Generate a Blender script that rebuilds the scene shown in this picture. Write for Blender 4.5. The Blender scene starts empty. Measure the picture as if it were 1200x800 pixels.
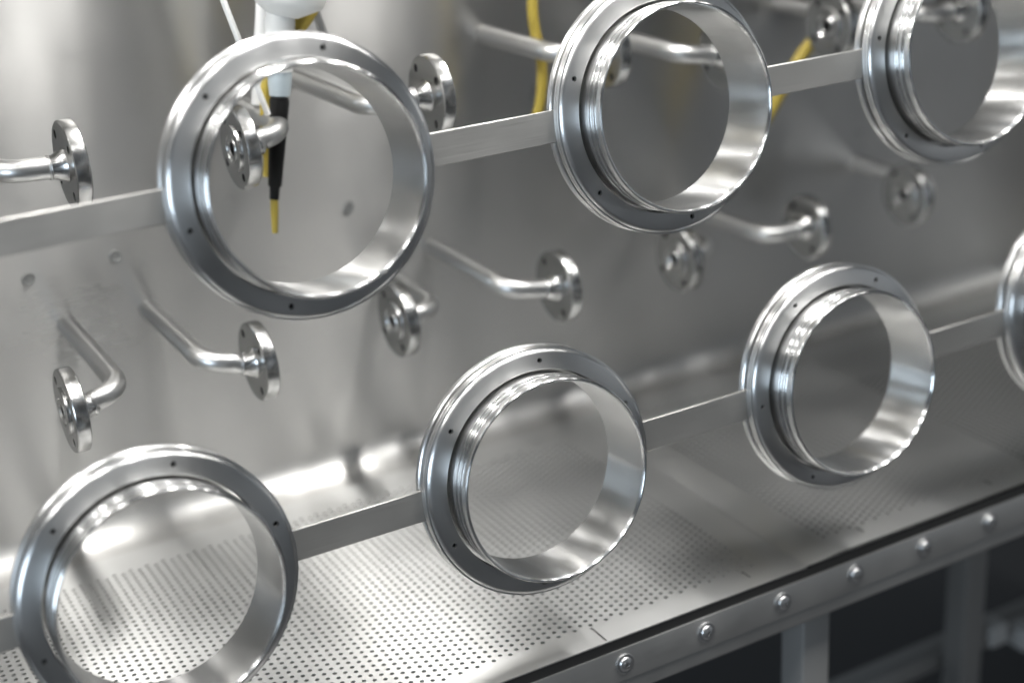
import bpy, bmesh, math, random
from math import sin, cos, pi, atan, radians
from mathutils import Matrix, Vector

S = 0.15                      # metres per layout unit (radius of a port ring)
TH = atan(0.14)               # lean of the window plane
C = bpy.context.scene.collection
random.seed(4)
scene = bpy.context.scene

# ------------------------------------------------------------------ materials
def new_mat(name):
    m = bpy.data.materials.new(name); m.use_nodes = True
    nt = m.node_tree; nt.nodes.clear()
    out = nt.nodes.new('ShaderNodeOutputMaterial')
    bs = nt.nodes.new('ShaderNodeBsdfPrincipled')
    nt.links.new(bs.outputs[0], out.inputs[0])
    return m, nt, bs

def steel(name, col, rough, aniso=0.0, tangent=None, arot=0.25, grain=None, gstr=0.0, rvar=0.06, vscale=3.0, blotch=0.0, wave=0.0, turned=None, wvec=(1, 1, 1)):
    """stainless steel; tangent 'UV' or an axis letter for turned parts; grain = coordinate stretch of the brushing lines"""
    m, nt, bs = new_mat(name)
    N, L = nt.nodes, nt.links
    bs.inputs['Metallic'].default_value = 1.0
    tc = N.new('ShaderNodeTexCoord')
    # slow variation of roughness and tone
    n1 = N.new('ShaderNodeTexNoise'); n1.inputs['Scale'].default_value = vscale; n1.inputs['Detail'].default_value = 5
    L.new(tc.outputs['Object'], n1.inputs['Vector'])
    mr = N.new('ShaderNodeMapRange'); mr.inputs[1].default_value = 0.3; mr.inputs[2].default_value = 0.7
    mr.inputs[3].default_value = rough - rvar; mr.inputs[4].default_value = rough + rvar
    L.new(n1.outputs['Fac'], mr.inputs[0])
    mix = N.new('ShaderNodeMixRGB'); mix.inputs[1].default_value = (*col, 1)
    mix.inputs[2].default_value = (*[c * (1 - blotch) for c in col], 1)
    L.new(n1.outputs['Fac'], mix.inputs[0]); L.new(mix.outputs[0], bs.inputs['Base Color'])
    if aniso:
        bs.inputs['Anisotropic'].default_value = aniso
        bs.inputs['Anisotropic Rotation'].default_value = arot
        tg = N.new('ShaderNodeTangent')
        if tangent == 'UV':
            tg.direction_type = 'UV_MAP'; tg.uv_map = 'UVMap'
        else:
            tg.direction_type = 'RADIAL'; tg.axis = tangent
        L.new(tg.outputs[0], bs.inputs['Tangent'])
    rsock = mr.outputs[0]
    hsock = None
    if grain:
        mp = N.new('ShaderNodeMapping'); mp.inputs['Scale'].default_value = grain
        L.new(tc.outputs['Object'], mp.inputs['Vector'])
        n2 = N.new('ShaderNodeTexNoise'); n2.inputs['Scale'].default_value = 1.0; n2.inputs['Detail'].default_value = 4
        L.new(mp.outputs[0], n2.inputs['Vector'])
        ad = N.new('ShaderNodeMath'); ad.operation = 'MULTIPLY_ADD'
        ad.inputs[1].default_value = rvar * 1.6; L.new(n2.outputs['Fac'], ad.inputs[0]); L.new(rsock, ad.inputs[2])
        rsock = ad.outputs[0]
        hsock = n2.outputs['Fac']
    L.new(rsock, bs.inputs['Roughness'])
    nrm = None
    if wave:
        n3 = N.new('ShaderNodeTexNoise'); n3.inputs['Scale'].default_value = 2.2; n3.inputs['Detail'].default_value = 2
        m3 = N.new('ShaderNodeMapping'); m3.inputs['Scale'].default_value = wvec; L.new(tc.outputs['Object'], m3.inputs['Vector']); L.new(m3.outputs[0], n3.inputs['Vector'])
        b3 = N.new('ShaderNodeBump'); b3.inputs['Strength'].default_value = 1.0; b3.inputs['Distance'].default_value = wave
        L.new(n3.outputs['Fac'], b3.inputs['Height']); nrm = b3.outputs[0]
    if turned:                                    # concentric tool marks of the lathe
        ax, freq, amp = turned
        sp = N.new('ShaderNodeSeparateXYZ'); L.new(tc.outputs['Object'], sp.inputs[0])
        cb_ = N.new('ShaderNodeCombineXYZ'); o1, o2 = (0, 2) if ax == 'Y' else (1, 2)
        L.new(sp.outputs[o1], cb_.inputs[0]); L.new(sp.outputs[o2], cb_.inputs[1])
        ln = N.new('ShaderNodeVectorMath'); ln.operation = 'LENGTH'; L.new(cb_.outputs[0], ln.inputs[0])
        c3 = N.new('ShaderNodeCombineXYZ'); L.new(ln.outputs['Value'], c3.inputs[0]); L.new(sp.outputs[1 if ax == 'Y' else 0], c3.inputs[1])
        n4 = N.new('ShaderNodeTexNoise'); n4.inputs['Scale'].default_value = freq; n4.inputs['Detail'].default_value = 3
        L.new(c3.outputs[0], n4.inputs['Vector'])
        b4 = N.new('ShaderNodeBump'); b4.inputs['Strength'].default_value = 1.0; b4.inputs['Distance'].default_value = amp
        L.new(n4.outputs['Fac'], b4.inputs['Height']); nrm = b4.outputs[0]
    if hsock is not None and gstr:
        b2 = N.new('ShaderNodeBump'); b2.inputs['Strength'].default_value = gstr; b2.inputs['Distance'].default_value = 0.001
        L.new(hsock, b2.inputs['Height'])
        if nrm: L.new(nrm, b2.inputs['Normal'])
        nrm = b2.outputs[0]
    if nrm: L.new(nrm, bs.inputs['Normal'])
    return m

def plain(name, col, rough=0.5, metallic=0.0, trans=0.0, sss=0.0, rvar=0.05, scale=20):
    m, nt, bs = new_mat(name)
    N, L = nt.nodes, nt.links
    tc = N.new('ShaderNodeTexCoord')
    n1 = N.new('ShaderNodeTexNoise'); n1.inputs['Scale'].default_value = scale; n1.inputs['Detail'].default_value = 4
    L.new(tc.outputs['Object'], n1.inputs['Vector'])
    mix = N.new('ShaderNodeMixRGB'); mix.inputs[1].default_value = (*[c * 0.88 for c in col], 1); mix.inputs[2].default_value = (*[min(1, c * 1.1) for c in col], 1)
    L.new(n1.outputs['Fac'], mix.inputs[0]); L.new(mix.outputs[0], bs.inputs['Base Color'])
    mr = N.new('ShaderNodeMapRange'); mr.inputs[3].default_value = rough - rvar; mr.inputs[4].default_value = rough + rvar
    L.new(n1.outputs['Fac'], mr.inputs[0]); L.new(mr.outputs[0], bs.inputs['Roughness'])
    bs.inputs['Metallic'].default_value = metallic
    bs.inputs['Transmission Weight'].default_value = trans
    if sss:
        bs.inputs['Subsurface Weight'].default_value = sss
        bs.inputs['Subsurface Radius'].default_value = (0.01, 0.01, 0.01)
    return m

M = {}
M['face'] = steel('faced_steel', (0.64, 0.64, 0.635), 0.30, 0.84, 'Y', 0.25, None, 0, 0.025, 16, turned=('Y', 350, 0.00006))
M['bore'] = steel('bored_steel', (0.62, 0.62, 0.615), 0.24, 0.95, 'Y', 0.25, None, 0, 0.015, 16, turned=('Y', 420, 0.00007))
M['wall'] = steel('brushed_wall_steel', (0.57, 0.565, 0.552), 0.28, 0.95, 'UV', 0.25, (14, 14, 900), 0.08, 0.035, 5, 0.16, 0.0042, wvec=(2.3, 1, 0.40))
M['tray'] = steel('tray_steel', (0.60, 0.60, 0.59), 0.30, 0.92, 'UV', 0.25, (9, 9, 9), 0.0, 0.03, 6, 0.06, 0.0012)
M['bar'] = steel('brushed_bar_steel', (0.43, 0.425, 0.41), 0.46, 0.3, 'UV', 0.25, (10, 10, 700), 0.2, 0.05, 12, 0.08)
M['rail'] = steel('brushed_rail_steel', (0.56, 0.56, 0.55), 0.36, 0.4, 'UV', 0.25, (10, 10, 700), 0.2, 0.05, 12, 0.10)
M['pipe'] = steel('pipe_steel', (0.52, 0.52, 0.515), 0.36, 0, None, 0, None, 0, 0.02, 25)
M['disc'] = steel('disc_steel', (0.43, 0.43, 0.425), 0.25, 0.2, 'X', 0.25, None, 0, 0.01, 40, turned=('X', 400, 0.00006))
M['bolt'] = steel('bright_bolt_steel', (0.58, 0.58, 0.58), 0.30, 0, None, 0, None, 0, 0.03, 80)
M['dark_screw'] = plain('oxide_screw', (0.05, 0.05, 0.05), 0.35, 0.8)
M['gasket'] = plain('black_rubber', (0.012, 0.012, 0.012), 0.6)
M['void'] = plain('gap_shade_black', (0.004, 0.004, 0.004), 0.8)  # stands in for the darkness of the gap below the tray
M['frame'] = plain('frame_grey_steel', (0.34, 0.335, 0.325), 0.45, 0.35, scale=8)
M['white'] = plain('white_plastic', (0.80, 0.80, 0.78), 0.35, 0, 0, 0.15)
M['clear'] = plain('cloudy_plastic', (0.62, 0.70, 0.74), 0.25, 0, 0.35)
M['black'] = plain('black_plastic', (0.004, 0.004, 0.004), 0.55)
M['black'].node_tree.nodes['Principled BSDF'].inputs['Specular IOR Level'].default_value = 0.2
M['yellow'] = plain('yellow_hose_rubber', (0.33, 0.25, 0.035), 0.6)
M['floor'] = plain('workshop_floor_grey', (0.035, 0.036, 0.038), 0.45, scale=1.5)
M['plug'] = plain('dark_plug_steel', (0.36, 0.36, 0.35), 0.5, 0.85)
M['pan'] = plain('dull_pan_steel', (0.06, 0.06, 0.062), 0.6, 0.3)
M['grey'] = plain('grey_casting', (0.55, 0.55, 0.54), 0.5)

# ------------------------------------------------------------------ helpers
def link(name, me, mat, parent=None):
    o = bpy.data.objects.new(name, me); C.objects.link(o)
    if mat is not None and me is not None: me.materials.append(mat)
    if parent: o.parent = parent
    return o

def to_obj(name, bm, mat, parent=None, smooth=True, angle=28):
    for v in bm.verts: v.co *= S
    me = bpy.data.meshes.new(name); bm.normal_update(); bm.to_mesh(me); bm.free()
    if smooth:
        me.shade_smooth(); me.set_sharp_from_angle(angle=radians(angle))
    return link(name, me, mat, parent)

def empty(name, loc, label=None, cat=None, group=None):
    o = bpy.data.objects.new(name, None); C.objects.link(o)
    o.location = Vector(loc) * S; o.empty_display_size = 0.05
    if label: tag(o, label, cat, group)
    return o

def tag(o, label, cat, group=None, kind=None):
    if label: o['label'] = label
    if cat: o['category'] = cat
    if group: o['group'] = group
    if kind: o['kind'] = kind
    return o

def add_lathe(bm, prof, axis='Y', n=160, closed=True, off=(0, 0, 0)):
    """prof: list of (radius, height along the axis)"""
    rings = []
    for r, h in prof:
        ring = []
        for i in range(n):
            a = 2 * pi * i / n
            if axis == 'Y': co = (r * cos(a), h, r * sin(a))
            elif axis == 'X': co = (h, r * cos(a), r * sin(a))
            else: co = (r * cos(a), r * sin(a), h)
            ring.append(bm.verts.new(Vector(co) + Vector(off)))
        rings.append(ring)
    m = len(rings)
    for k in range(m if closed else m - 1):
        A, B = rings[k], rings[(k + 1) % m]
        for i in range(n):
            j = (i + 1) % n
            bm.faces.new((A[i], A[j], B[j], B[i]))
    if not closed:
        for ring in (rings[0], rings[-1]):
            try: bm.faces.new(ring)
            except ValueError: pass
    bmesh.ops.recalc_face_normals(bm, faces=bm.faces[:])
    return bm

def lathe(name, prof, mat, parent=None, axis='Y', n=160, closed=True, off=(0, 0, 0), angle=28):
    bm = bmesh.new(); add_lathe(bm, prof, axis, n, closed, off)
    return to_obj(name, bm, mat, parent, True, angle)

def cut(o, tools_bm):
    """boolean difference with a throw-away tool mesh"""
    for v in tools_bm.verts: v.co *= S
    me = bpy.data.meshes.new('tool'); tools_bm.to_mesh(me); tools_bm.free()
    t = bpy.data.objects.new('tool', me); C.objects.link(t)
    md = o.modifiers.new('b', 'BOOLEAN'); md.operation = 'DIFFERENCE'; md.object = t; md.solver = 'EXACT'
    dg = bpy.context.evaluated_depsgraph_get()
    new = bpy.data.meshes.new_from_object(o.evaluated_get(dg))
    o.modifiers.clear(); o.data = new
    new.shade_smooth(); new.set_sharp_from_angle(angle=radians(28))
    bpy.data.objects.remove(t); bpy.data.meshes.remove(me)

def add_box(bm, x0, x1, y0, y1, z0, z1):
    vs = [bm.verts.new(c) for c in ((x0, y0, z0), (x1, y0, z0), (x1, y1, z0), (x0, y1, z0), (x0, y0, z1), (x1, y0, z1), (x1, y1, z1), (x0, y1, z1))]
    for f in ((0, 3, 2, 1), (4, 5, 6, 7), (0, 1, 5, 4), (1, 2, 6, 5), (2, 3, 7, 6), (3, 0, 4, 7)):
        bm.faces.new([vs[i] for i in f])
    return bm

def box_uv(me):
    uv = me.uv_layers.new(name='UVMap')
    for p in me.polygons:
        n = p.normal
        for li in p.loop_indices:
            co = me.vertices[me.loops[li].vertex_index].co
            if abs(n.x) > 0.8: uv.data[li].uv = (co.y, co.z)
            elif abs(n.z) > 0.8: uv.data[li].uv = (co.x, co.y)
            else: uv.data[li].uv = (co.x, co.z)

def box(name, dims, mat, parent=None, bevel=0.008, seg=2, uv=True):
    bm = bmesh.new(); add_box(bm, *dims)
    if bevel: bmesh.ops.bevel(bm, geom=bm.edges[:], offset=bevel, segments=seg, affect='EDGES', profile=0.6)
    o = to_obj(name, bm, mat, parent, True, 40)
    if uv: box_uv(o.data)
    return o

def catmull(P, per=10):
    P = [Vector(p) for p in P]; out = []
    Q = [P[0] * 2 - P[1]] + P + [P[-1] * 2 - P[-2]]
    for i in range(1, len(Q) - 2):
        a, b, c, d = Q[i - 1], Q[i], Q[i + 1], Q[i + 2]
        for k in range(per):
            t = k / per
            out.append(0.5 * (2 * b + (c - a) * t + (2 * a - 5 * b + 4 * c - d) * t * t + (3 * b - a - 3 * c + d) * t ** 3))
    out.append(P[-1]); return out

def add_tube(bm, pts, r, n=20, cap=True):
    pts = [Vector(p) for p in pts]
    rr = r if isinstance(r, (list, tuple)) else [r] * len(pts)
    T = [(pts[min(i + 1, len(pts) - 1)] - pts[max(i - 1, 0)]).normalized() for i in range(len(pts))]
    u = T[0].orthogonal().normalized(); rings = []
    for i, p in enumerate(pts):
        u = (u - T[i] * u.dot(T[i])).normalized(); w = T[i].cross(u)
        rings.append([bm.verts.new(p + (u * cos(2 * pi * k / n) + w * sin(2 * pi * k / n)) * rr[i]) for k in range(n)])
    for A, B in zip(rings, rings[1:]):
        for k in range(n):
            bm.faces.new((A[k], A[(k + 1) % n], B[(k + 1) % n], B[k]))
    if cap:
        bm.faces.new(rings[0][::-1]); bm.faces.new(rings[-1])
    bmesh.ops.recalc_face_normals(bm, faces=bm.faces[:])
    return bm

def tube(name, pts, r, mat, parent=None, n=20):
    bm = bmesh.new(); add_tube(bm, pts, r, n)
    return to_obj(name, bm, mat, parent, True, 50)

def copy_tree(o, parent=None):
    c = o.copy(); C.objects.link(c)
    if parent: c.parent = parent
    for ch in list(o.children): copy_tree(ch, c)
    return c

def win(x, y, z):             # window-plane coordinates -> world layout units
    c, s = cos(TH), sin(TH)
    return Vector((x, y * c + (z + 1.6) * s, -y * s + (z + 1.6) * c))

def lean(o, spin=0.0):
    o.rotation_mode = 'YXZ'; o.rotation_euler = (-TH, spin, 0)

# ------------------------------------------------------------------ setting: chamber
WALL_Y, TOP, XL, XR = 4.3, 8.6, -7.0, 12.5
def wall_profile():
    pr = [(2.9, -0.03), (3.55, -0.03), (4.0, -0.03)]
    R_ = 0.3
    for k in range(1, 13):
        a = pi / 2 * k / 12
        pr.append((4.0 + R_ * sin(a), -0.03 + R_ * (1 - cos(a))))
    z = 0.27
    while z < TOP - 0.3:
        z += 0.35; pr.append((WALL_Y, min(z, TOP)))
    if pr[-1][1] < TOP: pr.append((WALL_Y, TOP))
    return pr
def sheet(name, prof, x0, x1, mat, nx=2, normal=-1):
    bm = bmesh.new(); uvl = bm.loops.layers.uv.new('UVMap')
    L_ = [0]
    for a, b in zip(prof, prof[1:]): L_.append(L_[-1] + math.dist(a, b))
    cols = []
    for i in range(nx + 1):
        x = x0 + (x1 - x0) * i / nx
        cols.append([(bm.verts.new((x, y, z)), x, L_[k]) for k, (y, z) in enumerate(prof)])
    for A, B in zip(cols, cols[1:]):
        for k in range(len(prof) - 1):
            q = [A[k], B[k], B[k + 1], A[k + 1]]
            if normal < 0: q = q[::-1] if False else q
            f = bm.faces.new([v[0] for v in q])
            for lp, v in zip(f.loops, q): lp[uvl].uv = (v[1], v[2])
    return to_obj(name, bm, mat, None, True, 60)
w = sheet('wall', wall_profile(), XL, XR, M['wall'], 8)
tag(w, 'brushed stainless back wall of the chamber with a rounded foot', None, None, 'structure')
for nm, x in (('wall', XL), ('wall', XR)):
    bm = bmesh.new(); add_box(bm, x - 0.04 if x < 0 else x, x if x < 0 else x + 0.04, 0.9, WALL_Y - 0.01, -0.6, TOP - 0.01)
    o = to_obj('wall', bm, M['wall'], None, False); box_uv(o.data); tag(o, 'stainless end wall of the chamber', None, None, 'structure')
bm = bmesh.new(); add_box(bm, XL, XR, 0.95, WALL_Y + 0.02, TOP + 0.01, TOP + 0.05)
o = to_obj('ceiling', bm, M['wall'], None, False); box_uv(o.data); tag(o, 'stainless roof of the chamber', None, None, 'structure')
# steel fascia above the window opening, in the leaning window plane
bm = bmesh.new(); add_box(bm, XL, XR, 0.10, 0.16, 4.75, 7.05)
o = to_obj('fascia_panel', bm, M['wall'], None, False); box_uv(o.data); o.location = win(0, 0, 0) * S; lean(o)
tag(o, 'steel front panel of the chamber above the ports', None, None, 'structure')
# dark pan below the perforated trays
bm = bmesh.new(); add_box(bm, XL, XR, 0.14, 4.1, -0.62, -0.58)
o = to_obj('sump_pan', bm, M['pan'], None, False); tag(o, 'dark pan under the perforated trays', 'pan')
# workshop floor
bm = bmesh.new(); add_box(bm, -26, 26, -26, 26, -6.3, -6.2)
o = to_obj('floor', bm, M['floor'], None, False); tag(o, 'dark workshop floor', None, None, 'structure')

# ------------------------------------------------------------------ perforated trays
def perforated(name, x0, x1, m_l, m_r, wall_to, slots, mat, lift_l=0.0):
    """tray sheet at z=0 with real round holes on a staggered grid (rhombic cells)"""
    hx, hy, r = 0.0770, 0.0385, 0.0190
    y_front, y_back, ya, yb = 0.006, 3.86, 0.30 - hy, 3.53 + hy
    nx = int((x1 - m_r - (x0 + m_l)) / hx); gx0 = x0 + m_l; gx1 = gx0 + nx * hx
    ny = int((yb - ya) / hy); gy0 = ya; gy1 = ya + ny * hy
    bm = bmesh.new(); V = {}
    def gv(i, j):
        if (i, j) not in V: V[(i, j)] = bm.verts.new((gx0 + i * hx, gy0 + j * hy, 0))
        return V[(i, j)]
    K = 12
    for i in range(0, nx + 1):
        for j in range(0, ny + 1):
            if (i + j) % 2: continue            # hole centres at even (i+j); rhombus corners are the four odd neighbours
            if 0 < i < nx and 0 < j < ny:
                cx, cy = gx0 + i * hx, gy0 + j * hy
                ring = [bm.verts.new((cx + r * cos(2 * pi * k / K), cy + r * sin(2 * pi * k / K), 0)) for k in range(K)]
                cs = [gv(i + 1, j), gv(i, j + 1), gv(i - 1, j), gv(i, j - 1)]
                for q in range(4):
                    a = [ring[(q * 3 + t) % K] for t in range(4)]
                    bm.faces.new([cs[q], cs[(q + 1) % 4]] + a[::-1])
                if cx > wall_to[0] and cx < wall_to[1]:
                    low = [bm.verts.new((v.co.x, v.co.y, -0.02)) for v in ring]
                    for k in range(K):
                        bm.faces.new((ring[k], ring[(k + 1) % K], low[(k + 1) % K], low[k]))
            else:                                # half cells along the edge of the grid, no hole
                cs = [p for p in ((i + 1, j), (i, j + 1), (i - 1, j), (i, j - 1)) if 0 <= p[0] <= nx and 0 <= p[1] <= ny]
                vs = [gv(*p) for p in cs]
                if i in (0, nx) and j in (0, ny): vs = [gv(i, j)] + vs; 
                if len(vs) == 3:
                    bm.faces.new(vs)
    def quad(a, b, c_, d):
        bm.faces.new([bm.verts.new((p[0], p[1], p[2] if len(p) > 2 else 0)) for p in (a, b, c_, d)])
    # unperforated margins
    quad((x0, gy0, lift_l), (gx0, gy0), (gx0, gy1), (x0, gy1, lift_l))
    quad((gx1, gy0), (x1, gy0), (x1, gy1), (gx1, gy1))
    quad((x0, gy1, lift_l), (gx0, gy1), (gx0, y_back), (x0, y_back, lift_l))
    quad((gx0, gy1), (x1, gy1), (x1, y_back), (gx0, y_back))
    # front margin, interrupted by the small slots
    xs = gx0
    quad((x0, y_front, lift_l), (gx0, y_front), (gx0, gy0), (x0, gy0, lift_l))
    for sx, s0, sy in slots:
        quad((xs, y_front), (sx - 0.013, y_front), (sx - 0.013, gy0), (xs, gy0))
        quad((sx - 0.013, sy), (sx + 0.013, sy), (sx + 0.013, gy0), (sx - 0.013, gy0)); quad((sx - 0.013, y_front), (sx + 0.013, y_front), (sx + 0.013, s0), (sx - 0.013, s0)); quad((sx - 0.013, s0, -0.012), (sx + 0.013, s0, -0.012), (sx + 0.013, sy, -0.012), (sx - 0.013, sy, -0.012)); xs = sx + 0.013
    quad((xs, y_front), (x1, y_front), (x1, gy0), (xs, gy0))
    # turned-down edges
    quad((x0, y_front, lift_l), (x0, y_front, -0.012), (x1, y_front, -0.012), (x1, y_front))
    quad((x0, y_front, lift_l), (x0, y_back, lift_l), (x0, y_back, -0.025), (x0, y_front, -0.025))
    quad((x1, y_front), (x1, y_back), (x1, y_back, -0.025), (x1, y_front, -0.025))
    quad((x0, y_back, lift_l), (x1, y_back), (x1, y_back, -0.025), (x0, y_back, -0.025))
    bmesh.ops.remove_doubles(bm, verts=bm.verts[:], dist=1e-5)
    o = to_obj(name, bm, mat, None, False)
    uv = o.data.uv_layers.new(name='UVMap')
    for l in o.data.loops:
        co = o.data.vertices[l.vertex_index].co; uv.data[l.index].uv = (co.x, co.y)
    # normals up on the flat
    o.data.update()
    return o
t1 = perforated('perforated_tray', -5.6, 2.50, 0.25, 0.26, (-4.4, 2.3), [(0.405, 0.03, 0.26), (1.98, 0.15, 0.26)], M['tray'])
tag(t1, 'brightly lit perforated steel tray under the nearer port rings', 'tray', 'perforated trays lining the floor')
t2 = perforated('perforated_tray', 2.503, 11.0, 0.36, 0.26, (2.5, 5.5), [(3.29, 0.16, 0.26), (4.9, 0.16, 0.26)], M['tray'], -0.022)
t2.location.z = 0.022 * S
tag(t2, 'dim perforated steel tray at the far end with a pale folded edge', 'tray', 'perforated trays lining the floor')

# ------------------------------------------------------------------ port rings
def build_ring():
    root = empty('port_ring', (0, 0, 0))
    # collar: thin-walled tube sticking out towards the viewer, grooved outside
    pf = [(0.765, 0.25), (0.765, -0.035), (0.774, -0.232), (0.780, -0.255), (0.788, -0.266), (0.797, -0.268), (0.806, -0.262), (0.811, -0.25),
          (0.8115, -0.212), (0.809, -0.209), (0.794, -0.207), (0.792, -0.204), (0.792, -0.176), (0.794, -0.173), (0.809, -0.171), (0.811, -0.168), (0.811, -0.146), (0.809, -0.143), (0.795, -0.141), (0.793, -0.138),
          (0.793, -0.112), (0.795, -0.109), (0.809, -0.107), (0.811, -0.104), (0.811, -0.070), (0.809, -0.067), (0.797, -0.065), (0.795, -0.062), (0.795, 0.245), (0.790, 0.25)]
    lathe('collar', pf, M['bore'], root, n=224)
    ff = [(0.826, 0.004), (0.832, 0.0), (0.953, 0.0), (0.966, 0.0035), (0.979, 0.014), (0.985, 0.024), (0.998, 0.027), (1.0, 0.031), (1.0, 0.057), (0.996, 0.060), (0.826, 0.060)]
    f = lathe('front_flange', ff, M['face'], root, n=224)
    bm = bmesh.new(); screws = bmesh.new()
    for k in range(6):
        a = k * pi / 3; x, z = 0.9004 * cos(a), 0.9004 * sin(a)
        add_lathe(bm, [(0.0005, -0.05), (0.021, -0.05), (0.021, 0.045), (0.0005, 0.045)], 'Y', 18, False, (x, 0, z))
    cut(f, bm)
    for k in range(6):
        a = k * pi / 3; x, z = 0.9004 * cos(a), 0.9004 * sin(a)
        s = lathe('set_screw', [(0.004, 0.036), (0.010, 0.034), (0.0105, 0.022), (0.016, 0.020), (0.0185, 0.024), (0.0185, 0.046), (0.004, 0.046)], M['dark_screw'], root, n=18, closed=True)
        s.location = Vector((x, 0, z)) * S
    lathe('clamp_ring', [(0.82, 0.068), (0.990, 0.068), (0.996, 0.071), (0.998, 0.075), (0.998, 0.092), (0.994, 0.096), (0.82, 0.096)], M['face'], root, n=224)
    lathe('seal', [(0.82, 0.0605), (0.968, 0.0605), (0.968, 0.0675), (0.82, 0.0675)], M['gasket'], root, n=128)
    lathe('seal', [(0.82, 0.0965), (0.938, 0.0965), (0.938, 0.1345), (0.82, 0.1345)], M['gasket'], root, n=128)
    lathe('back_flange', [(0.82, 0.135), (0.976, 0.135), (0.990, 0.140), (1.0, 0.152), (1.0, 0.192), (0.992, 0.20), (0.82, 0.20)], M['face'], root, n=224)
    return root
ROWZ = 2.6166
rings = [  # window x, row, hole phase, label
    (0.0, 0, 0.4093, 'sharpest steel port ring, with grey bars on both sides, middle of the lower row'),
    (-3.051, 0, 0.2627, 'near bottom steel port ring cut off at its foot, many tray holes seen through it'),
    (3.073, 0, 0.0307, 'steel port ring above the folded tray edge, dark floor seen through it'),
    (6.088, 0, 0.30, 'steel port ring at the far lower bar end, only its near edge showing'),
    (-1.532, ROWZ, 0.2250, 'steel port ring framing the black handle and an open pipe flange'),
    (1.526, ROWZ, 0.6519, 'upper steel port ring with one bright bent pipe seen inside it'),
    (4.580, ROWZ, 0.7872, 'steel port ring cut off at the top far corner, end of the upper bars'),
]
ring0 = build_ring()
for i, (x, z, ph, lab) in enumerate(rings):
    r = ring0 if i == 0 else copy_tree(ring0)
    r.location = win(x, 0, z) * S; lean(r, -ph)
    tag(r, lab, 'port ring', 'port rings in two rows')

# ------------------------------------------------------------------ flat bars between rings
def bar(x0, x1, zc, h, lab):
    o = box('flat_bar', (x0, x1, -0.017, 0.017, -h, h), M['bar'], None, 0.004, 1)
    for v in o.data.vertices: v.co.x -= 0.5 * (x0 + x1) * S
    o.location = win(0.5 * (x0 + x1), 0.1155, zc) * S; lean(o)
    tag(o, lab, 'bar', 'flat bars joining the port rings')
E_ = 0.957
bar(-4.9, -1.532 - E_, ROWZ - 0.017, 0.119, 'brushed flat bar running off past the pipe flange to the upper near ring')
bar(-1.532 + E_, 1.526 - E_, ROWZ + 0.010, 0.123, 'brushed flat bar in front of the yellow hose, between two upper rings')
bar(1.526 + E_, 4.580 - E_, ROWZ + 0.034, 0.123, 'dim brushed flat bar crossing the slanting end of the yellow hose')
bar(-6.4, -3.051 - E_, 0.0, 0.121, 'short visible end of a flat bar beside the ring at the near bottom corner')
bar(-3.051 + E_, -E_, -0.012, 0.121, 'grey flat bar in front of the bright tray corner, between two lower rings')
bar(E_, 3.073 - E_, -0.006, 0.130, 'flat bar above the pale tray fold, middle of the lower bars')
bar(3.073 + E_, 6.088 - E_, 0.016, 0.125, 'dark flat bar at the far end of the lower row')

# ------------------------------------------------------------------ front frame
rail = empty('front_rail', win(0.5, 0, -1.8), 'long brushed steel rail with a row of bright button screws under the tray edge', 'rail')
lean(rail)
box('face_plate', (-6.5, 11.5, 0.0, 0.03, -0.185, 0.096), M['rail'], rail, 0.006, 2)
box('tube', (-6.5, 11.5, 0.032, 0.30, -0.335, -0.10), M['rail'], rail, 0.02, 3)
box('gap_shade', (-6.5, 11.5, 0.014, 0.10, 0.098, 0.186), M['void'], rail, 0, 1)  # black strip painting the shade inside the open gap
def screw_profile():
    p = [(0.088, -0.0005), (0.088, -0.011), (0.083, -0.015), (0.062, -0.015), (0.061, -0.026)]
    for k in range(1, 8):
        a = radians(12 + 62 * k / 7); p.append((0.062 * cos(a), -0.021 - 0.026 * sin(a)))
    return p + [(0.029, -0.045), (0.027, -0.026), (0.004, -0.024), (0.004, -0.0005)]
for i in range(-3, 12):
    lathe('button_screw', screw_profile(), M['bolt'], rail, n=28).location = Vector((0.542 - 0.5 + i * 0.8316, 0, -0.0385)) * S
# legs and the far frame in the dark
def post(x, y, ztop, zbot, lab):
    root = empty('frame_post', (x, y, zbot), lab, 'post', 'square frame posts under the rail')
    box('tube', (-0.16, 0.16, -0.16, 0.16, 0.04, ztop - zbot), M['frame'], root, 0.025, 3)
    box('foot_plate', (-0.26, 0.26, -0.26, 0.26, 0, 0.038), M['frame'], root, 0.01, 1)
post(2.80, 0.36, -0.62, -6.2, 'square steel post standing under the rail screws, nearest in the dark')
post(6.62, 2.0, -0.62, -6.2, 'blurred square post further back in the dark under the rail')
cb = empty('cross_beam', (7.3, 2.0, -3.2), 'dark blurred cross beam holding two pale clamps under the chamber', 'beam')
box('tube', (-3.6, 2.4, 0.2, 0.5, -0.62, -0.38), M['frame'], cb, 0.02, 2)
for x, z in ((-0.18, -0.36), (0.38, -0.62)):
    o = box('clamp', (x - 0.13, x + 0.13, -0.12, 0.19, z, z + 0.28), M['grey'], cb, 0.03, 2)

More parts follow.
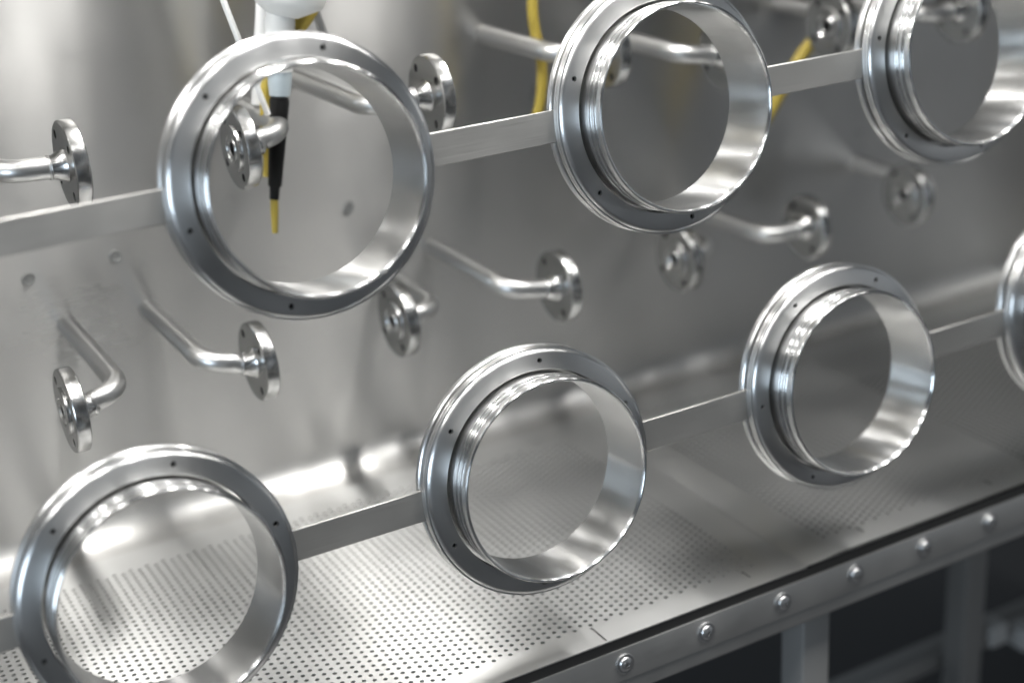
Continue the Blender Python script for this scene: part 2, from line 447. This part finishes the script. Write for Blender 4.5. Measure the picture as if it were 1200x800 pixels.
# ------------------------------------------------------------------ bent pipes with flanges on the back wall
def make_nozzle(L, off, drop, sgn):
    """stem from the wall (local y=0) towards the window by L, elbow, flange facing +X or -X at 'off'"""
    root = empty('pipe_nozzle', (0, 0, 0))
    r, R_ = 0.090, 0.24
    pts = [Vector((0, 0.02, 0)), Vector((0, -(L - R_) * 0.5, 0))]
    for k in range(0, 11):
        a = pi / 2 * k / 10
        pts.append(Vector((sgn * R_ * (1 - cos(a)), -(L - R_) - R_ * sin(a), drop * k / 10 * 0.6)))
    pts.append(Vector((sgn * (off - 0.17), -L, drop * 0.9)))
    tube('pipe', pts, r, M['pipe'], root, 28)
    lathe('weld_bead', [(0.086, -0.016), (0.094, -0.010), (0.098, 0.0), (0.094, 0.010), (0.086, 0.016)], M['pipe'], root, 'X', 28, True).location = Vector((sgn * (off - 0.18), -L, drop * 0.9)) * S
    # weld-neck flange, lathe about X with the sealing face outwards
    s = sgn
    prof = [(0.058, -0.18), (0.091, -0.18), (0.095, -0.15), (0.128, -0.075), (0.140, -0.060), (0.335, -0.060), (0.347, -0.052), (0.350, -0.045), (0.350, 0.045),
            (0.345, 0.054), (0.335, 0.060), (0.200, 0.060), (0.196, 0.078), (0.190, 0.082), (0.125, 0.082), (0.118, 0.074), (0.105, 0.074), (0.098, 0.082), (0.066, 0.082), (0.058, 0.074)]
    f = lathe('flange', [(rr, s * xx) for rr, xx in prof], M['disc'], root, 'X', 96)
    bm = bmesh.new()
    for k in range(4):
        a = pi / 4 + k * pi / 2 + 0.15
        add_lathe(bm, [(0.0008, -0.12), (0.036, -0.12), (0.036, 0.12), (0.0008, 0.12)], 'X', 20, False, (0, 0.268 * cos(a), 0.268 * sin(a)))
    cut(f, bm)
    f.location = Vector((sgn * off, -L, drop)) * S
    return root
G = 'bent pipes with flanges on the back wall'
noz = [  # base x, base z, stem length, offset, drop, direction, label
    (-3.24, 4.10, 1.70, 0.57, -0.03, 1, 'bent pipe flange just above the flat bar at the near end'),
    (-0.80, 3.98, 1.42, 0.42, -0.09, -1, 'bent pipe with an open flange seen inside the ring with the black handle'),
    (-0.20, 4.13, 1.85, 0.58, 0.02, 1, 'bent pipe passing behind the upper near ring, flange peeping out right beside it'),
    (-2.60, 2.20, 1.80, 0.42, -0.08, -1, 'hooked pipe with dark open flange above the near bottom ring'),
    (-1.84, 2.17, 1.58, 0.49, -0.12, 1, 'bent pipe reaching away from the hooked one, flange back turned to view'),
    (0.56, 1.99, 1.25, 0.41, -0.02, -1, 'hooked pipe with open flange just under the foot of the upper near ring'),
    (1.13, 2.15, 1.56, 0.58, -0.11, 1, 'long bent pipe in the middle of the wall above the sharp lower ring'),
    (3.72, 1.93, 1.30, 0.42, -0.02, -1, 'blurred open pipe flange below the upper middle ring'),
    (4.50, 1.86, 1.20, 0.55, 0.0, 1, 'blurred bent pipe behind the foot of the upper middle ring, bright on top'),
    (6.82, 2.0, 1.30, 0.42, -0.02, -1, 'faint open pipe flange under the far upper ring'),
    (5.60, 4.05, 1.40, 0.43, -0.02, -1, 'blurred open pipe flange above the end of the yellow hose'),
    (3.20, 4.05, 1.52, 0.52, -0.08, 1, 'bright bent pipe seen inside the upper middle ring'),
    (1.88, 4.22, 1.40, 0.56, -0.05, 1, 'dim bent pipe crossing the upright yellow hose'),
    (6.42, 3.98, 1.40, 0.53, -0.02, 1, 'dark blurred pipe seen inside the far upper ring'),
    (-4.2, 2.15, 1.6, 0.5, -0.1, 1, None),
]
for (bx_, bz_, L_, of_, dr_, sg_, lab) in noz:
    if lab is None: continue
    n = make_nozzle(L_, of_, dr_, sg_)
    n.location = Vector((bx_, WALL_Y, bz_)) * S
    tag(n, lab, 'pipe', G)

# small plugged ports in the wall
for x, z, lab in ((-2.862, 2.697, 'small dark plugged port on the wall below the near flat bar'), (0.264, 2.746, 'small dark plugged port on the wall seen through the upper near ring'),
                  (-2.065, 2.743, 'faint small plugged port on the wall left of the upper near ring')):
    o = lathe('wall_plug', [(0.004, -0.006), (0.040, -0.006), (0.044, -0.014), (0.054, -0.014), (0.060, 0.0), (0.004, 0.0)], M['plug'], None, 'Y', 24)
    o.location = Vector((x, WALL_Y - 0.001, z)) * S
    tag(o, lab, 'plug', 'small plugs on the back wall')

# ------------------------------------------------------------------ white wash gun, black handle, hoses
gun = empty('wash_gun', (-0.74, 3.1, 4.2), 'white plastic wash gun with black grip and yellow tip hanging behind the upper near ring', 'wash gun')
def gl(p): return Vector(p) - Vector((-0.74, 3.1, 4.2))
bp = catmull([gl((-0.60, 3.12, 5.75)), gl((-0.53, 3.10, 5.45)), gl((-0.55, 3.08, 5.16)), gl((-0.61, 3.08, 4.99)), gl((-0.645, 3.08, 4.88))], 8)
nb = len(bp)
tube('body', bp, [0.22 + 0.11 * sin(pi * min(1, i / (nb - 1) * 0.98)) - 0.12 * max(0, i / (nb - 1) - 0.75) * 4 * 0.8 for i in range(nb)], M['white'], gun, 28)
d = (gl((-0.745, 3.1, 4.22)) - gl((-0.655, 3.1, 4.95)))
p0 = gl((-0.655, 3.1, 4.95))
tube('neck', [p0, p0 + d * 0.10, p0 + d * 0.12, p0 + d * 0.55, p0 + d * 0.57, p0 + d * 0.72], [0.115, 0.117, 0.128, 0.124, 0.112, 0.110], M['white'], gun, 28)
tube('sight_tube', [p0 + d * 0.721, p0 + d * 0.85, p0 + d * 1.0], [0.104, 0.102, 0.090], M['clear'], gun, 24)
a, b = gl((-0.748, 3.1, 4.20)), gl((-0.905, 3.1, 3.33))
a2 = gl((-0.80, 3.1, 4.0))
tube('grip', [a + (b - a) * t for t in (0, 0.03, 0.5, 0.86, 0.88, 1.0)], [0.075, 0.085, 0.072, 0.060, 0.046, 0.042], M['black'], gun, 24)
tube('tip', [b, b + Vector((-0.012, 0, -0.13)), b + Vector((-0.028, 0, -0.30))], [0.036, 0.034, 0.026], M['yellow'], gun, 18)
th = tube('hose', catmull([(-0.20, 3.35, 5.6), (-0.25, 3.35, 5.2), (-0.37, 3.30, 4.86), (-0.60, 3.25, 4.6), (-0.77, 3.28, 4.36), (-0.835, 3.28, 4.0), (-0.86, 3.25, 3.66), (-0.885, 3.25, 3.5)], 8), [0.17] * 10 + [0.17 - 0.125 * k / 14 for k in range(15)] + [0.045] * 32, M['yellow'], None, 16)
tag(th, 'yellow hose hanging close behind the wash gun', 'hose')
tr = tube('support_rod', [(-1.34, 3.0, 5.7), (-1.178, 3.0, 5.113), (-0.906, 3.0, 4.096)], 0.026, M['white'], None, 14)
tag(tr, 'thin slanting white rod left of the wash gun', 'rod')
tr = tube('dip_tube', catmull([(-0.52, 3.5, 5.7), (-0.59, 3.5, 5.22), (-0.64, 3.5, 4.87), (-0.72, 3.5, 4.44), (-0.78, 3.5, 4.08)], 6), 0.085, M['grey'], None, 18)
tag(tr, 'thick pale grey tube behind the white wash gun', 'tube')
tr = tube('support_rod', [(-0.40, 3.5, 5.6), (-0.25, 3.5, 5.05), (-0.05, 3.5, 4.3)], 0.04, M['pipe'], None, 14)
tag(tr, 'thin steel rod right of the wash gun beside the yellow hose', 'rod')
hp = [(1.95, 3.35, 5.6), (1.963, 3.4, 4.9), (1.956, 3.4, 4.45), (2.02, 3.4, 4.05), (2.0, 3.4, 3.74), (1.94, 3.42, 3.52), (1.86, 3.5, 3.42)]
th = tube('hose', catmull(hp, 10), 0.052, M['yellow'], None, 16)
tag(th, 'upright yellow hose hanging down behind the upper flat bar', 'hose')
hp = [(5.38, 3.3, 3.87), (5.23, 3.4, 3.68), (5.0, 3.4, 3.40), (4.84, 3.45, 3.13), (4.66, 3.5, 2.86)]
th = tube('hose', catmull(hp, 10), 0.066, M['yellow'], None, 16)
tag(th, 'slanting yellow hose end crossing behind the dim upper flat bar', 'hose')

# ------------------------------------------------------------------ lights
def area(name, loc, size, energy, col, target=None, rot=None):
    l = bpy.data.lights.new(name, 'AREA'); l.shape = 'RECTANGLE'; l.size, l.size_y = size[0] * S, size[1] * S
    l.energy = energy; l.color = col
    o = bpy.data.objects.new(name, l); C.objects.link(o); o.location = Vector(loc) * S
    if target is not None:
        dv = (Vector(target) - Vector(loc)); o.rotation_euler = dv.to_track_quat('-Z', 'Y').to_euler()
    return o
area('chamber_lamp', (-1.66, 2.0, 8.40), (0.30, 2.0), 9.0, (1.0, 0.985, 0.96), (-1.66, 2.0, 0))
area('chamber_lamp', (-5.8, 2.0, 8.40), (0.30, 2.0), 7.0, (1.0, 0.985, 0.96), (-5.8, 2.0, 0))  # unseen extra lamp, added to brighten the left wall and tray
area('chamber_lamp', (2.46, 2.0, 8.40), (0.28, 2.0), 9.2, (1.0, 0.985, 0.96), (2.46, 2.0, 0))
for x, e in ((-18, 17), (-12, 17), (-6, 17), (0, 24), (5, 28), (10, 26), (15, 12), (20, 6)):           # fluorescent battens under the hall roof
    for y in (-0.5, -6.5):
        area('ceiling_lamp', (x, y, 19), (0.9, 7 if y < -1 else 4), e, (1.0, 0.99, 0.97), (x, y, 0))
area('window_light', (-20, -10, 5), (6, 7), 42, (0.72, 0.86, 1.0), (0, 0, 2))

w = bpy.data.worlds.new('World'); scene.world = w; w.use_nodes = True
nt = w.node_tree; bg = nt.nodes['Background']
tc = nt.nodes.new('ShaderNodeTexCoord'); sx = nt.nodes.new('ShaderNodeSeparateXYZ'); nt.links.new(tc.outputs['Generated'], sx.inputs[0])
cr = nt.nodes.new('ShaderNodeValToRGB')          # near-even surround, low part raised to light the flange faces
cr.color_ramp.elements[0].position = 0.0; cr.color_ramp.elements[0].color = (0.30, 0.30, 0.30, 1)
cr.color_ramp.elements[1].position = 1.0; cr.color_ramp.elements[1].color = (0.34, 0.35, 0.36, 1)
mr = nt.nodes.new('ShaderNodeMapRange'); mr.inputs[1].default_value = -0.3; mr.inputs[2].default_value = 0.8
nt.links.new(sx.outputs[2], mr.inputs[0]); nt.links.new(mr.outputs[0], cr.inputs[0])
nz = nt.nodes.new('ShaderNodeTexNoise'); nz.inputs['Scale'].default_value = 3.4; nz.inputs['Detail'].default_value = 2.5   # made-up bright and dark patches for the steel to reflect
nt.links.new(tc.outputs['Generated'], nz.inputs['Vector'])
c2 = nt.nodes.new('ShaderNodeValToRGB'); e = c2.color_ramp.elements
e[0].position = 0.40; e[0].color = (0.05, 0.05, 0.05, 1)
e[1].position = 0.66; e[1].color = (3.6, 3.7, 3.8, 1)
k = e.new(0.49); k.color = (0.38, 0.38, 0.375, 1)
k = e.new(0.57); k.color = (1.1, 1.3, 1.5, 1)
nt.links.new(nz.outputs['Fac'], c2.inputs[0])
mx = nt.nodes.new('ShaderNodeMixRGB'); mx.blend_type = 'MULTIPLY'; mx.inputs[0].default_value = 1.0
nt.links.new(cr.outputs[0], mx.inputs[1]); nt.links.new(c2.outputs[0], mx.inputs[2]); nt.links.new(mx.outputs[0], bg.inputs[0])
bg.inputs[1].default_value = 0.48

# ------------------------------------------------------------------ camera
cam = bpy.data.cameras.new('camera'); co = bpy.data.objects.new('camera', cam); C.objects.link(co)
Rr = ((0.868177, -0.492954, -0.057144), (-0.229255, -0.296277, -0.92718), (0.440127, 0.818056, -0.370233))
right, down, fwd = (Vector(r) for r in Rr)
mw = Matrix((right, -down, -fwd)).transposed().to_4x4()
mw.translation = Vector((-5.142570, -8.974161, 6.902556)) * S
co.matrix_world = mw
cam.sensor_width = 36.0; cam.lens = 1760.072 / 1200 * 36
cam.clip_start = 0.05; cam.clip_end = 100
cam.dof.use_dof = True; cam.dof.focus_distance = 11.65 * S; cam.dof.aperture_fstop = 1.55
scene.camera = co

scene.render.engine = 'CYCLES'
cy = scene.cycles
cy.max_bounces = 14; cy.glossy_bounces = 10; cy.diffuse_bounces = 4; cy.transmission_bounces = 6
cy.sample_clamp_indirect = 6.0; cy.caustics_reflective = True; cy.blur_glossy = 0.5
cy.use_denoising = True
try: cy.denoiser = 'OPENIMAGEDENOISE'
except Exception: pass
vs = scene.view_settings
vs.view_transform = 'Standard'; vs.look = 'None'; vs.exposure = 0; vs.gamma = 1
